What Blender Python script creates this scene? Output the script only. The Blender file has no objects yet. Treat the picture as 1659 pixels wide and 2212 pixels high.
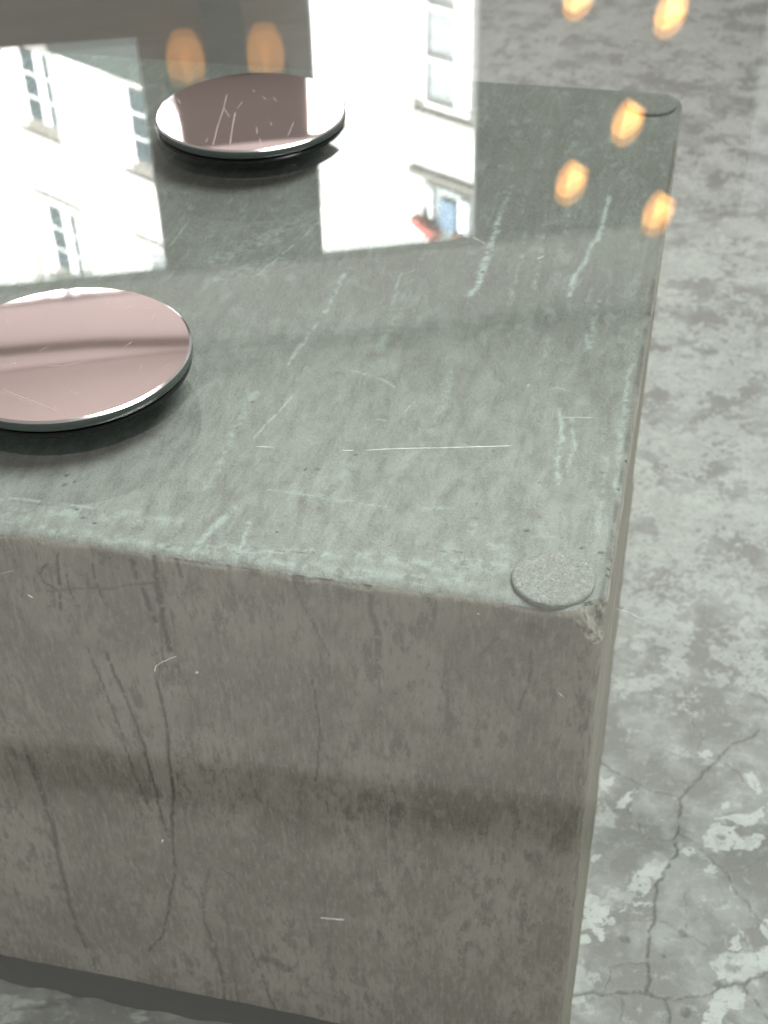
import bpy, math, random
import numpy as np
from mathutils import Matrix, Vector

random.seed(7)
scene = bpy.context.scene
col = scene.collection

# ------------------------------------------------------------------ camera
IW, IH, FPX = 1659.0, 2212.0, 3013.54           # calibration of the photograph
YAW, PITCH, ROLL = -0.24645, 0.67482, -0.02775
BH, BL, BW = 0.27872, 0.44042, 0.64             # block height, depth, width
PAD_T, GLASS_T = 0.0021, 0.0119
ZG = BH + PAD_T + GLASS_T                        # top surface of the glass
CAM = np.array([0.01201, -0.33745, 0.31039 + BH])


def cam_axes():
    f = np.array([math.sin(YAW) * math.cos(PITCH), math.cos(YAW) * math.cos(PITCH), -math.sin(PITCH)])
    r = np.array([math.cos(YAW), -math.sin(YAW), 0.0])
    u = np.cross(r, f)
    c, s = math.cos(ROLL), math.sin(ROLL)
    return r * c + u * s, -r * s + u * c, f


CR, CU, CF = cam_axes()
cd = bpy.data.cameras.new('camera')
cam = bpy.data.objects.new('camera', cd)
col.objects.link(cam)
m = Matrix.Identity(4)
for i in range(3):
    m[i][0], m[i][1], m[i][2], m[i][3] = CR[i], CU[i], -CF[i], CAM[i]
cam.matrix_world = m
cd.sensor_fit = 'VERTICAL'
cd.sensor_height = 36.0
cd.sensor_width = 27.0
cd.lens = 36.0 * FPX / IH
cd.clip_start = 0.01
cd.clip_end = 200
cd.dof.use_dof = True
cd.dof.focus_distance = 0.465
cd.dof.aperture_fstop = 24.0
scene.camera = cam

# ------------------------------------------------------------------ light
world = bpy.data.worlds.new('World')
scene.world = world
world.use_nodes = True
bg = world.node_tree.nodes['Background']
bg.inputs[0].default_value = (0.99, 0.985, 0.98, 1)
bg.inputs[1].default_value = 0.75

FAZ = math.radians(28)                            # the building across the street
FN = np.array([math.sin(FAZ), math.cos(FAZ), 0.0])
FU = np.array([math.sin(FAZ - math.pi / 2), math.cos(FAZ - math.pi / 2), 0.0])
FD = 14.0
ld = bpy.data.lights.new('daylight', 'AREA')
ld.shape = 'RECTANGLE'
ld.size, ld.size_y = 22, 8
ld.energy = 25000
ld.color = (1.0, 0.99, 0.97)
lo = bpy.data.objects.new('daylight', ld)
col.objects.link(lo)
tgt = FN * FD + FU * 15 + np.array([0, 0, 7.0])
src = FN * (FD - 7.5) + FU * 15 + np.array([0, 0, 14.5])
lo.location = src
lo.rotation_euler = Vector(tgt - src).to_track_quat('-Z', 'Y').to_euler()

rl = bpy.data.lights.new('fill_light', 'AREA')   # unseen soft lamp added above the table to brighten block and floor
rl.shape = 'RECTANGLE'
rl.size, rl.size_y = 0.9, 0.9
rl.energy = 63
rl.color = (1.0, 0.985, 0.96)
ro = bpy.data.objects.new('fill_light', rl)
col.objects.link(ro)
ro.location = (0.50, 0.36, 2.05)
ro.rotation_euler = (Vector((0.02, 0.22, 0.2)) - Vector(ro.location)).to_track_quat('-Z', 'Y').to_euler()

ul = bpy.data.lights.new('ceiling_fill', 'AREA')      # unseen lamp added to brighten the ceiling by the windows
ul.shape = 'RECTANGLE'
ul.size, ul.size_y = 2.8, 1.5
ul.energy = 27
ul.color = (1.0, 0.95, 0.92)
uo = bpy.data.objects.new('ceiling_fill', ul)
col.objects.link(uo)
uo.location = (-0.8, 2.45, 1.55)
uo.rotation_euler = (math.pi, 0, math.radians(15))

scene.view_settings.view_transform = 'Standard'
scene.view_settings.look = 'None'
scene.view_settings.exposure = 0.0
scene.view_settings.gamma = 1.0
scene.cycles.max_bounces = 10
scene.cycles.glossy_bounces = 6
scene.cycles.transparent_max_bounces = 24
scene.cycles.use_denoising = True
scene.cycles.sample_clamp_indirect = 12.0


# ------------------------------------------------------------------ picture to place
def ray(x, y):
    d = CR * ((x - IW / 2) / FPX) - CU * ((y - IH / 2) / FPX) + CF
    return d / np.linalg.norm(d)


def on_z(x, y, z):
    d = ray(x, y)
    return CAM + d * ((z - CAM[2]) / d[2])


def on_front(x, y):
    d = ray(x, y)
    return CAM + d * ((0 - CAM[1]) / d[1])


def mirrored(x, y):
    return on_z(x, y, ZG), ray(x, y) * np.array([1, 1, -1.0])


def mirror_plane(x, y, n, dist):
    o, d = mirrored(x, y)
    return o + d * ((dist - o @ n) / (d @ n))


# ------------------------------------------------------------------ helpers
def tag(o, label=None, cat=None, group=None, kind=None):
    if label: o['label'] = label
    if cat: o['category'] = cat
    if group: o['group'] = group
    if kind: o['kind'] = kind
    return o


def empty(name, loc=(0, 0, 0)):
    o = bpy.data.objects.new(name, None)
    o.empty_display_size = 0.02
    o.location = loc
    col.objects.link(o)
    return o


def mesh_obj(name, verts, faces, mat, parent=None, smooth=False):
    me = bpy.data.meshes.new(name)
    me.from_pydata([tuple(map(float, v)) for v in verts], [], faces)
    me.materials.append(mat)
    if smooth:
        me.polygons.foreach_set('use_smooth', np.ones(len(me.polygons), bool))
    me.update()
    o = bpy.data.objects.new(name, me)
    col.objects.link(o)
    if parent is not None:
        o.parent = parent
        if parent.type == 'EMPTY':
            o.location = -Vector(parent.location)
    return o


def np_mesh(name, V, F, mat, attrs=None, smooth=True):
    me = bpy.data.meshes.new(name)
    V = np.ascontiguousarray(V, np.float32)
    F = np.ascontiguousarray(F, np.int32)
    me.vertices.add(len(V))
    me.vertices.foreach_set('co', V.ravel())
    me.loops.add(F.size)
    me.loops.foreach_set('vertex_index', F.ravel())
    me.polygons.add(len(F))
    me.polygons.foreach_set('loop_start', np.arange(0, F.size, 4, dtype=np.int32))
    me.polygons.foreach_set('use_smooth', np.full(len(F), smooth))
    me.update(calc_edges=True)
    for k, a in (attrs or {}).items():
        at = me.attributes.new(k, 'FLOAT', 'POINT')
        at.data.foreach_set('value', np.ascontiguousarray(a, np.float32))
    me.materials.append(mat)
    o = bpy.data.objects.new(name, me)
    col.objects.link(o)
    return o


def grid_faces(nu, nv, off=0, flip=False):
    i = np.arange(nu - 1)[:, None] * nv + np.arange(nv - 1)[None, :]
    i = i.ravel() + off
    q = np.stack([i, i + nv, i + nv + 1, i + 1], 1)
    return q[:, ::-1] if flip else q


def box_geo(lo, hi, frame=None):
    (x0, y0, z0), (x1, y1, z1) = lo, hi
    v = [(x0, y0, z0), (x1, y0, z0), (x1, y1, z0), (x0, y1, z0), (x0, y0, z1), (x1, y0, z1), (x1, y1, z1), (x0, y1, z1)]
    f = [(0, 3, 2, 1), (4, 5, 6, 7), (0, 1, 5, 4), (1, 2, 6, 5), (2, 3, 7, 6), (3, 0, 4, 7)]
    if frame is not None:
        o, u, n = frame
        v = [o + u * a + n * b + np.array([0, 0, c]) for a, b, c in v]
    return v, f


def boxes(name, lst, mat, parent=None, frame=None):
    V, F = [], []
    for lo, hi in lst:
        v, f = box_geo(lo, hi, frame)
        F += [tuple(i + len(V) for i in q) for q in f]
        V += v
    return mesh_obj(name, V, F, mat, parent)


def lathe(prof, n=64, axis=None, origin=(0, 0, 0)):
    """prof: list of (r, h); closed where r = 0"""
    V, F = [], []
    for r, h in prof:
        for k in range(n):
            a = 2 * math.pi * k / n
            V.append((r * math.cos(a), r * math.sin(a), h))
    for j in range(len(prof) - 1):
        for k in range(n):
            k2 = (k + 1) % n
            F.append((j * n + k, j * n + k2, (j + 1) * n + k2, (j + 1) * n + k))
    if axis is not None:
        q = Vector((0, 0, 1)).rotation_difference(Vector(axis)).to_matrix()
        V = [tuple(q @ Vector(v)) for v in V]
    return [np.array(v) + np.array(origin) for v in V], F


def tube(pts, rad, n=8):
    V, F = [], []
    pts = [Vector(p) for p in pts]
    for i, p in enumerate(pts):
        t = (pts[min(i + 1, len(pts) - 1)] - pts[max(i - 1, 0)]).normalized()
        a = t.cross(Vector((0.3, 0.9, 0.2))).normalized()
        b = t.cross(a)
        r = rad[i] if hasattr(rad, '__len__') else rad
        for k in range(n):
            th = 2 * math.pi * k / n
            V.append(p + (a * math.cos(th) + b * math.sin(th)) * r)
    for i in range(len(pts) - 1):
        for k in range(n):
            k2 = (k + 1) % n
            F.append((i * n + k, i * n + k2, (i + 1) * n + k2, (i + 1) * n + k))
    F.append(tuple(range(n))[::-1])
    F.append(tuple((len(pts) - 1) * n + k for k in range(n)))
    return V, F


# ---- numpy noise
def vnoise(x, y, seed):
    rs = np.random.RandomState(seed)
    T = rs.rand(256, 256)
    xi, yi = np.floor(x).astype(int), np.floor(y).astype(int)
    fx, fy = x - xi, y - yi
    fx, fy = fx * fx * (3 - 2 * fx), fy * fy * (3 - 2 * fy)
    a, b = T[xi & 255, yi & 255], T[(xi + 1) & 255, yi & 255]
    c, d = T[xi & 255, (yi + 1) & 255], T[(xi + 1) & 255, (yi + 1) & 255]
    return (a * (1 - fx) + b * fx) * (1 - fy) + (c * (1 - fx) + d * fx) * fy


def fbm(x, y, s, seed, octv=4):
    t, amp, tot = 0, 1.0, 0
    for k in range(octv):
        t = t + amp * vnoise(x * s * 2 ** k + 17.3 * k, y * s * 2 ** k + 5.1 * k, seed + k)
        tot += amp
        amp *= 0.5
    return t / tot


def smooth(a, b, x):
    t = np.clip((x - a) / (b - a), 0, 1)
    return t * t * (3 - 2 * t)


def seg_dist(X, Y, poly):
    d = np.full(X.shape, 9.0)
    for (ax, ay), (bx, by) in zip(poly[:-1], poly[1:]):
        dx, dy = bx - ax, by - ay
        t = np.clip(((X - ax) * dx + (Y - ay) * dy) / (dx * dx + dy * dy + 1e-12), 0, 1)
        d = np.minimum(d, np.hypot(X - ax - t * dx, Y - ay - t * dy))
    return d


def stroke(arr, X, Y, poly, w, s=1.0, soft=0.6, br=0.0, seed=3, taper=True):
    """paint a worn line: w half width in metres, br = how broken it is"""
    P = np.array(poly)
    mg = w * 2 + 0.004
    i = np.where((X > P[:, 0].min() - mg) & (X < P[:, 0].max() + mg) & (Y > P[:, 1].min() - mg) & (Y < P[:, 1].max() + mg))[0]
    if not len(i): return
    x, y = X[i], Y[i]
    wx = x + (fbm(x, y, 260, seed, 3) - 0.5) * w * 1.6 + (fbm(x, y, 60, seed + 5, 2) - 0.5) * 0.002
    wy = y + (fbm(x, y, 260, seed + 11, 3) - 0.5) * w * 1.6
    d = seg_dist(wx, wy, poly)
    ww = w * (0.55 + 0.9 * fbm(x, y, 120, seed + 20, 2))
    v = s * (1 - smooth(ww * (1 - soft), ww * (1 + soft * 0.5), d))
    if br > 0:
        v = v * smooth(0.32 + 0.28 * br - 0.15, 0.32 + 0.28 * br + 0.12, fbm(x, y, 420, seed + 31, 3))
    arr[i] = np.maximum(arr[i], v)


def inpoly(x, y, poly):
    r = np.zeros(x.shape, bool)
    n = len(poly)
    for k in range(n):
        (x1, y1), (x2, y2) = poly[k], poly[(k + 1) % n]
        if y1 == y2: continue
        c = ((y1 > y) != (y2 > y)) & (x < (x2 - x1) * (y - y1) / (y2 - y1) + x1)
        r ^= c
    return r


# ---- node helper
class NT:
    def __init__(self, name):
        self.m = bpy.data.materials.new(name)
        self.m.use_nodes = True
        self.t = self.m.node_tree
        self.t.nodes.clear()
        self.out = self.t.nodes.new('ShaderNodeOutputMaterial')

    def n(self, typ, ins=None, **kw):
        nd = self.t.nodes.new('ShaderNode' + typ)
        for k, v in kw.items(): setattr(nd, k, v)
        for k, v in (ins or {}).items():
            s = nd.inputs[k]
            if isinstance(v, bpy.types.NodeSocket): self.t.links.new(v, s)
            else: s.default_value = v
        return nd

    def math(self, op, a, b=0.0, c=0.0, clamp=False):
        nd = self.n('Math', {0: a, 1: b, 2: c}, operation=op)
        nd.use_clamp = clamp
        return nd.outputs[0]

    def mr(self, v, a, b, c=0.0, d=1.0):
        return self.n('MapRange', {0: v, 1: a, 2: b, 3: c, 4: d}, interpolation_type='SMOOTHSTEP').outputs[0]

    def mix(self, f, a, b, mode='MIX'):
        nd = self.n('Mix', {0: f}, data_type='RGBA', blend_type=mode)
        for s, v in ((nd.inputs[6], a), (nd.inputs[7], b)):
            if isinstance(v, bpy.types.NodeSocket): self.t.links.new(v, s)
            else: s.default_value = (*v, 1) if len(v) == 3 else v
        return nd.outputs[2]

    def noise(self, vec, scale, detail=4.0, rough=0.5, dist=0.0):
        return self.n('TexNoise', {'Vector': vec, 'Scale': scale, 'Detail': detail, 'Roughness': rough, 'Distortion': dist}).outputs[0]

    def scaled(self, vec, s):
        return self.n('VectorMath', {0: vec, 1: s}, operation='MULTIPLY').outputs[0]

    def attr(self, name):
        return self.n('Attribute', attribute_name=name).outputs['Fac']

    def pos(self):
        return self.n('TexCoord').outputs['Object']

    def bump(self, h, strength, dist, nrm=None):
        ins = {'Height': h, 'Strength': strength, 'Distance': dist}
        if nrm is not None: ins['Normal'] = nrm
        return self.n('Bump', ins).outputs[0]

    def bsdf(self, **k):
        b = self.n('BsdfPrincipled', {a.replace('_', ' '): v for a, v in k.items()})
        return b.outputs[0]

    def done(self, sh):
        self.t.links.new(sh, self.out.inputs[0])
        return self.m


def simple(name, c, rough=0.6, metal=0.0, var=0.12, scale=30, spec=0.5):
    t = NT(name)
    n = t.noise(t.pos(), scale, 5)
    c2 = tuple(x * (1 - var) for x in c)
    return t.done(t.bsdf(Base_Color=t.mix(n, c2, c), Roughness=rough, Metallic=metal, Specular_IOR_Level=spec))


def emit(name, c, s):
    t = NT(name)
    return t.done(t.n('Emission', {0: (*c, 1), 1: s}).outputs[0])


# ------------------------------------------------------------------ materials
def concrete_block_mat():
    t = NT('cast_concrete')
    p = t.pos()
    nz = t.n('SeparateXYZ', {0: t.n('NewGeometry').outputs['Normal']}).outputs[2]
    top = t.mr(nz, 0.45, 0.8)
    pale, dark = t.attr('pale'), t.attr('dark')
    grain = t.noise(p, 900, 4, 0.65)
    mid = t.noise(p, 140, 6, 0.6)
    big = t.noise(p, 16, 5, 0.55, 0.4)
    # top face: trowel streaks along the depth, mottled pale skin
    s1 = t.noise(t.scaled(p, (330, 16, 1)), 1.0, 4, 0.6, 0.0)
    s2 = t.noise(t.scaled(p, (90, 11, 1)), 1.0, 6, 0.65, 0.1)
    skin = t.noise(t.scaled(p, (150, 60, 1)), 1.0, 8, 0.72, 0.6)
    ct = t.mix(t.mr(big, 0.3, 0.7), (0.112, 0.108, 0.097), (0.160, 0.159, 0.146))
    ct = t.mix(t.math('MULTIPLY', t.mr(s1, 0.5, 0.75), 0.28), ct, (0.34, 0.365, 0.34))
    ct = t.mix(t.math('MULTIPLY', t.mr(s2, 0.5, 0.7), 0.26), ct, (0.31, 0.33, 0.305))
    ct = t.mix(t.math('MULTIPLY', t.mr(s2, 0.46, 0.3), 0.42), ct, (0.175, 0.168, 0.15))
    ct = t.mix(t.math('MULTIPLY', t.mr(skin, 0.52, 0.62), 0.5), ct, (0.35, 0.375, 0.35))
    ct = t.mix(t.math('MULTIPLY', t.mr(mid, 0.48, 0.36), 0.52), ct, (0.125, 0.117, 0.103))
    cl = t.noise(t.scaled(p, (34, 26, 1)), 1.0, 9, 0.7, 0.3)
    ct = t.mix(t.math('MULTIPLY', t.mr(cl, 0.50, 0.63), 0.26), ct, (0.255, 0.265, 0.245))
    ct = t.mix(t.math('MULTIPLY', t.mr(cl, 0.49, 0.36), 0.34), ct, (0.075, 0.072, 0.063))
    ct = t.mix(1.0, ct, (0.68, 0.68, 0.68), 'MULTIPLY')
    wash = t.attr('wash')                       # pale mottled tone, strongest over the near part
    wn = t.noise(t.scaled(p, (190, 70, 1)), 1.0, 9, 0.75, 0.15)
    ct = t.mix(t.math('MULTIPLY', wash, t.mr(wn, 0.36, 0.62, 0.40, 1.0)), ct, t.mix(mid, (0.30, 0.308, 0.285), (0.42, 0.445, 0.418)))
    # front face: mottled and run downwards
    sx_ = t.n('SeparateXYZ', {0: p})
    pf = t.n('CombineXYZ', {0: t.math('ADD', sx_.outputs[0], sx_.outputs[1]), 1: 0.0, 2: sx_.outputs[2]}).outputs[0]
    b1 = t.noise(t.scaled(pf, (130, 1, 52)), 1.0, 10, 0.74, 0.1)
    b2 = t.noise(t.scaled(pf, (520, 1, 130)), 1.0, 5, 0.6, 0.0)
    b3 = t.noise(t.scaled(pf, (22, 1, 15)), 1.0, 6, 0.6, 0.2)
    sp = t.noise(p, 330, 2, 0.5)
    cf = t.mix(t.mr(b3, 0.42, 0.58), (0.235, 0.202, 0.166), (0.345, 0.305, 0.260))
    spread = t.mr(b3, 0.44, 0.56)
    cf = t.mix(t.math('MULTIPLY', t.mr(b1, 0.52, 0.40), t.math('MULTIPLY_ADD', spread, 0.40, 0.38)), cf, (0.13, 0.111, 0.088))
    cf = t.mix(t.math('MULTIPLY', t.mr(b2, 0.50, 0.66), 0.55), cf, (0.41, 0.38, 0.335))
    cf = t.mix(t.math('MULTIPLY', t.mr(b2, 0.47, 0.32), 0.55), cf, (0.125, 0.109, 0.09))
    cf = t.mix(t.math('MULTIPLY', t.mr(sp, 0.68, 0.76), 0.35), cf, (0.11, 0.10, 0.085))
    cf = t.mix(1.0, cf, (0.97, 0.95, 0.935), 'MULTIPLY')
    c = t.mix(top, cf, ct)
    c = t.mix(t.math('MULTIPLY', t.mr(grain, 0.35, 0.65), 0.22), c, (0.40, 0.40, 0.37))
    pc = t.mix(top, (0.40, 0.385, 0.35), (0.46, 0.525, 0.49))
    brk = t.mr(t.math('ADD', grain, mid), 0.75, 1.15, 0.55, 1.0)
    c = t.mix(t.math('MULTIPLY', pale, brk), c, pc)
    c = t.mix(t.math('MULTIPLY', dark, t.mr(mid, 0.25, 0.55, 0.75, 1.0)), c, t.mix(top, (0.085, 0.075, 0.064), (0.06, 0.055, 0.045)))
    h = t.math('ADD', t.math('MULTIPLY', grain, 0.5), t.math('MULTIPLY', skin, 0.9))
    h = t.math('ADD', h, t.math('MULTIPLY', pale, 0.35))
    h = t.math('SUBTRACT', h, t.math('MULTIPLY', dark, 0.5))
    amp = t.mr(top, 0.0, 1.0, 0.35, 1.0)
    nb = t.n('Bump', {'Height': h, 'Strength': amp, 'Distance': 0.0015}).outputs[0]
    return t.done(t.bsdf(Base_Color=c, Roughness=0.78, Normal=nb, Specular_IOR_Level=0.25))


def floor_mat():
    t = NT('worn_screed')
    p = t.pos()
    den, pale, crack, stain = t.attr('density'), t.attr('pale'), t.attr('crack'), t.attr('stain')
    warp = t.n('TexNoise', {'Vector': p, 'Scale': 90.0, 'Detail': 3.0}).outputs['Color']
    pw = t.n('VectorMath', {0: p, 1: t.scaled(warp, (0.010, 0.010, 0.0))}, operation='ADD').outputs[0]
    n1 = t.noise(pw, 26, 7, 0.62, 0.3)
    n2 = t.noise(pw, 85, 5, 0.6, 0.4)
    n3 = t.noise(p, 240, 4, 0.6)
    big = t.noise(p, 9, 4, 0.5)
    grain = t.noise(p, 1100, 3, 0.6)
    base = t.mix(t.mr(n1, 0.42, 0.58), (0.165, 0.156, 0.152), (0.28, 0.275, 0.266))
    base = t.mix(t.math('MULTIPLY', t.mr(n2, 0.52, 0.40), 0.35), base, (0.15, 0.144, 0.137))
    base = t.mix(t.math('MULTIPLY', t.mr(n3, 0.58, 0.68), 0.30), base, (0.13, 0.125, 0.115))
    base = t.mix(t.math('MULTIPLY', den, 0.75), base, t.mix(t.mr(n2, 0.42, 0.58), (0.34, 0.318, 0.305), (0.47, 0.443, 0.425)))
    k = t.math('ADD', t.math('MULTIPLY', n1, 0.62), t.math('MULTIPLY', n2, 0.38))
    k = t.math('ADD', k, t.math('MULTIPLY', big, 0.10))
    m1 = t.math('SUBTRACT', k, t.math('SUBTRACT', 0.69, t.math('MULTIPLY', den, 0.215)))
    m1 = t.math('MULTIPLY', t.mr(m1, -0.003, 0.010), t.math('MULTIPLY_ADD', den, -0.2, 0.9))
    hole = t.mr(n3, 0.58, 0.64, 1.0, 0.2)
    pm = t.math('MULTIPLY', pale, hole)
    pc = t.mix(t.mr(big, 0.35, 0.65), (0.64, 0.605, 0.58), (0.75, 0.71, 0.68))
    pc = t.mix(t.mr(den, 0.1, 0.6), (0.445, 0.443, 0.43), pc)
    c = t.mix(pm, base, pc)
    n4 = t.noise(pw, 150, 6, 0.7, 0.2)
    c = t.mix(t.math('MULTIPLY', t.mr(n4, 0.50, 0.40), 0.30), c, (0.17, 0.165, 0.155))
    c = t.mix(t.math('MULTIPLY', t.mr(n4, 0.54, 0.66), 0.30), c, (0.50, 0.50, 0.475))
    c = t.mix(t.math('MULTIPLY', stain, 0.5), c, (0.16, 0.152, 0.145))
    c = t.mix(t.math('MULTIPLY', t.mr(grain, 0.4, 0.7), 0.12), c, (0.5, 0.5, 0.48))
    c = t.mix(t.math('MULTIPLY', t.attr('painted_shade'), 0.93), c, t.mix(n1, (0.022, 0.019, 0.015), (0.065, 0.057, 0.046)))
    c = t.mix(t.math('MULTIPLY', crack, 0.62), c, (0.055, 0.052, 0.047))
    h = t.math('ADD', t.math('MULTIPLY', n2, 0.6), t.math('MULTIPLY', grain, 0.25))
    h = t.math('SUBTRACT', h, crack)
    nb = t.bump(h, 0.35, 0.0006)
    r = t.mr(n1, 0.3, 0.7, 0.5, 0.62)
    return t.done(t.bsdf(Base_Color=c, Roughness=r, Normal=nb, Specular_IOR_Level=0.35))


def glass_mat():
    """clear float glass: Fresnel reflection on both faces, green body tint"""
    t = NT('float_glass')
    g = t.n('NewGeometry')
    ior = t.math('MULTIPLY_ADD', g.outputs['Backfacing'], 1 / 1.52 - 1.52, 1.52)
    fr = t.n('Fresnel', {'IOR': ior}).outputs[0]
    tr = t.n('BsdfTransparent', {0: (0.952, 0.985, 0.972, 1)}).outputs[0]
    gl = t.n('BsdfGlossy', {0: (1, 1, 1, 1), 'Roughness': 0.0}).outputs[0]
    return t.done(t.n('MixShader', {0: fr, 1: tr, 2: gl}).outputs[0])


def mirror_mat():
    t = NT('rose_mirror')
    p = t.pos()
    a = t.noise(t.scaled(p, (900, 120, 1)), 1.0, 3, 0.6, 2.0)
    b = t.noise(t.scaled(p, (160, 1100, 1)), 1.0, 3, 0.6, 2.0)
    spots = t.noise(p, 700, 2, 0.5)
    area = t.mr(t.noise(p, 40, 3), 0.45, 0.65)
    sc = t.math('MAXIMUM', t.mr(a, 0.735, 0.77), t.mr(b, 0.735, 0.77))
    sc = t.math('MAXIMUM', t.math('MULTIPLY', sc, area), t.math('MULTIPLY', t.mr(spots, 0.76, 0.79), 0.8))
    mir = t.bsdf(Base_Color=(0.91, 0.755, 0.75, 1), Metallic=1.0, Roughness=0.03)
    scr = t.bsdf(Base_Color=(0.75, 0.68, 0.67, 1), Roughness=0.6)
    return t.done(t.n('MixShader', {0: t.math('MULTIPLY', sc, 0.35), 1: mir, 2: scr}).outputs[0])


M = {}
M['block'] = concrete_block_mat()
M['floor'] = floor_mat()
M['glass'] = glass_mat()
M['mirror'] = mirror_mat()
M['bevel'] = simple('polished_bevel', (0.86, 0.83, 0.82), 0.16, 1.0, 0.03)
M['edge'] = simple('dark_glass_edge', (0.055, 0.070, 0.063), 0.2, 0.0, 0.4, 400, 0.6)
M['reflection_black'] = simple('black_reflection', (0.004, 0.006, 0.0055), 0.18, 0.0, 0.4, 300, 0.35)
M['felt_black'] = simple('black_felt', (0.008, 0.008, 0.008), 0.95, 0, 0.3, 900, 0.1)
t0_ = NT('scratch_white')
M['scratch'] = t0_.done(t0_.n('MixShader', {0: 0.40, 1: t0_.bsdf(Base_Color=(0.8, 0.8, 0.78, 1), Roughness=0.6), 2: t0_.n('BsdfTransparent').outputs[0]}).outputs[0])
t0_ = NT('faint_scratch')
M['scratch_faint'] = t0_.done(t0_.n('MixShader', {0: 0.72, 1: t0_.bsdf(Base_Color=(0.75, 0.75, 0.73, 1), Roughness=0.6), 2: t0_.n('BsdfTransparent').outputs[0]}).outputs[0])
M['strip'] = simple('dark_mortar', (0.055, 0.055, 0.052), 0.9, 0, 0.25, 160, 0.2)
M['strip2'] = simple('brown_mortar', (0.15, 0.137, 0.115), 0.9, 0, 0.25, 160, 0.2)
M['plaster'] = simple('wall_plaster', (0.24, 0.233, 0.22), 0.85, 0, 0.10, 4)
M['panel'] = simple('dark_panelling', (0.17, 0.13, 0.09), 0.7, 0, 0.3, 12)
M['blue'] = simple('pale_blue_paint', (0.78, 0.83, 0.90), 0.6, 0, 0.04, 5)
M['white'] = simple('white_paint', (0.86, 0.84, 0.83), 0.7, 0, 0.04, 6)
M['ceil'] = simple('ceiling_plaster', (0.80, 0.78, 0.755), 0.9, 0, 0.06, 3)
M['beam'] = simple('dark_beam', (0.30, 0.285, 0.26), 0.7, 0, 0.25, 20)
M['metal'] = simple('black_metal', (0.02, 0.02, 0.02), 0.45, 0.6, 0.2, 50)
M['cord'] = simple('pale_cord', (0.5, 0.48, 0.45), 0.5)
M['render'] = simple('white_render', (0.84, 0.83, 0.81), 0.9, 0, 0.05, 1.5)
M['stone'] = simple('window_stone', (0.17, 0.155, 0.138), 0.8, 0, 0.1, 5)
M['wood'] = simple('white_joinery', (0.82, 0.83, 0.86), 0.5, 0, 0.03, 8)
M['pane'] = simple('window_glass', (0.06, 0.078, 0.086), 0.15, 0, 0.3, 2)
M['trim'] = simple('pale_stone_trim', (0.40, 0.40, 0.375), 0.8, 0, 0.08, 4)
M['pane2'] = simple('curtained_glass', (0.22, 0.25, 0.25), 0.3, 0, 0.35, 3)
M['dark_green'] = simple('dark_green_canvas', (0.03, 0.042, 0.038), 0.8, 0, 0.3, 4)
M['orange'] = simple('orange_cloth', (0.45, 0.2, 0.1), 0.8)
M['shutter'] = simple('blue_shutter', (0.10, 0.17, 0.26), 0.6, 0, 0.1, 8)
M['awning'] = simple('red_awning', (0.50, 0.09, 0.07), 0.8, 0, 0.1, 8)


def felt_mat(name='grey_felt', k=1.0):
    t = NT(name)
    p = t.pos()
    a = t.noise(p, 800, 8, 0.75, 1.2)
    b = t.noise(p, 260, 5, 0.6, 0.6)
    c = t.mix(t.mr(a, 0.35, 0.65), (0.165, 0.175, 0.158), (0.38, 0.40, 0.37))
    c = t.mix(t.math('MULTIPLY', t.mr(b, 0.4, 0.6), 0.35), c, (0.24, 0.235, 0.215))
    c = t.mix(1.0, c, (k, k, k), 'MULTIPLY')
    return t.done(t.bsdf(Base_Color=c, Roughness=0.95, Normal=t.bump(a, 0.9, 0.0008), Specular_IOR_Level=0.1))


M['felt'] = felt_mat()
M['felt_dark'] = felt_mat('darker_felt', 0.55)  # darker copy of the same felt for the far pad


def shade_mat(strength, name, clear=0.32):
    t = NT(name)
    e = t.n('Emission', {0: (1.0, 0.46, 0.14, 1), 1: strength}).outputs[0]
    tr = t.n('BsdfTransparent', {0: (1.0, 0.75, 0.42, 1)}).outputs[0]
    return t.done(t.n('MixShader', {0: clear, 1: e, 2: tr}).outputs[0])


M['amber'] = shade_mat(4.6, 'amber_glass')
M['amber_dim'] = shade_mat(1.15, 'amber_glass_dim', 0.25)
M['bulb'] = emit('lit_bulb', (1.0, 0.74, 0.34), 15.0)
M['bulb_dim'] = emit('dim_bulb', (1.0, 0.50, 0.16), 2.4)

# ------------------------------------------------------------------ floor
def axis(parts):
    out = []
    for a, b, s in parts:
        n = max(1, int(round((b - a) / s)))
        out += list(np.linspace(a, b, n + 1)[:-1])
    out.append(parts[-1][1])
    return np.array(out)


fx = axis([(-6, -1.2, .8), (-1.2, -.32, .02), (-.32, -.02, .0028), (-.02, .108, .0007), (.108, .3, .006), (.3, 1, .1), (1, 6, 1)])
fy = axis([(-3, -.3, .3), (-.3, -.045, .02), (-.045, .33, .0008), (.33, .8, .0016), (.8, 1.7, .006), (1.7, 3, .1), (3, 6, 1)])
X, Y = [a.ravel() for a in np.meshgrid(fx, fy, indexing='ij')]
pale, crack, stain = np.zeros(len(X)), np.zeros(len(X)), np.zeros(len(X))
painted_shade = smooth(-.12, -.5, X) * smooth(.5, .9, Y)  # shade on the floor behind the block, put into its colour
painted_shade = np.maximum(painted_shade, .16 * smooth(.75, 1.25, Y))
density = 0.10 + 0.62 * smooth(0.20, 0.36, Y) + 0.05 * smooth(.5, .9, Y)


def meander(poly, lv=3, amp=.07, seed=1):
    rs = np.random.RandomState(seed)
    q = [np.array(p) for p in poly]
    for _ in range(lv):
        o = [q[0]]
        for a, b in zip(q[:-1], q[1:]):
            d = b - a
            o += [(a + b) / 2 + np.array([-d[1], d[0]]) * rs.uniform(-amp, amp) * 1.6, b]
        q = o
    return [tuple(p) for p in q]


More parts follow.
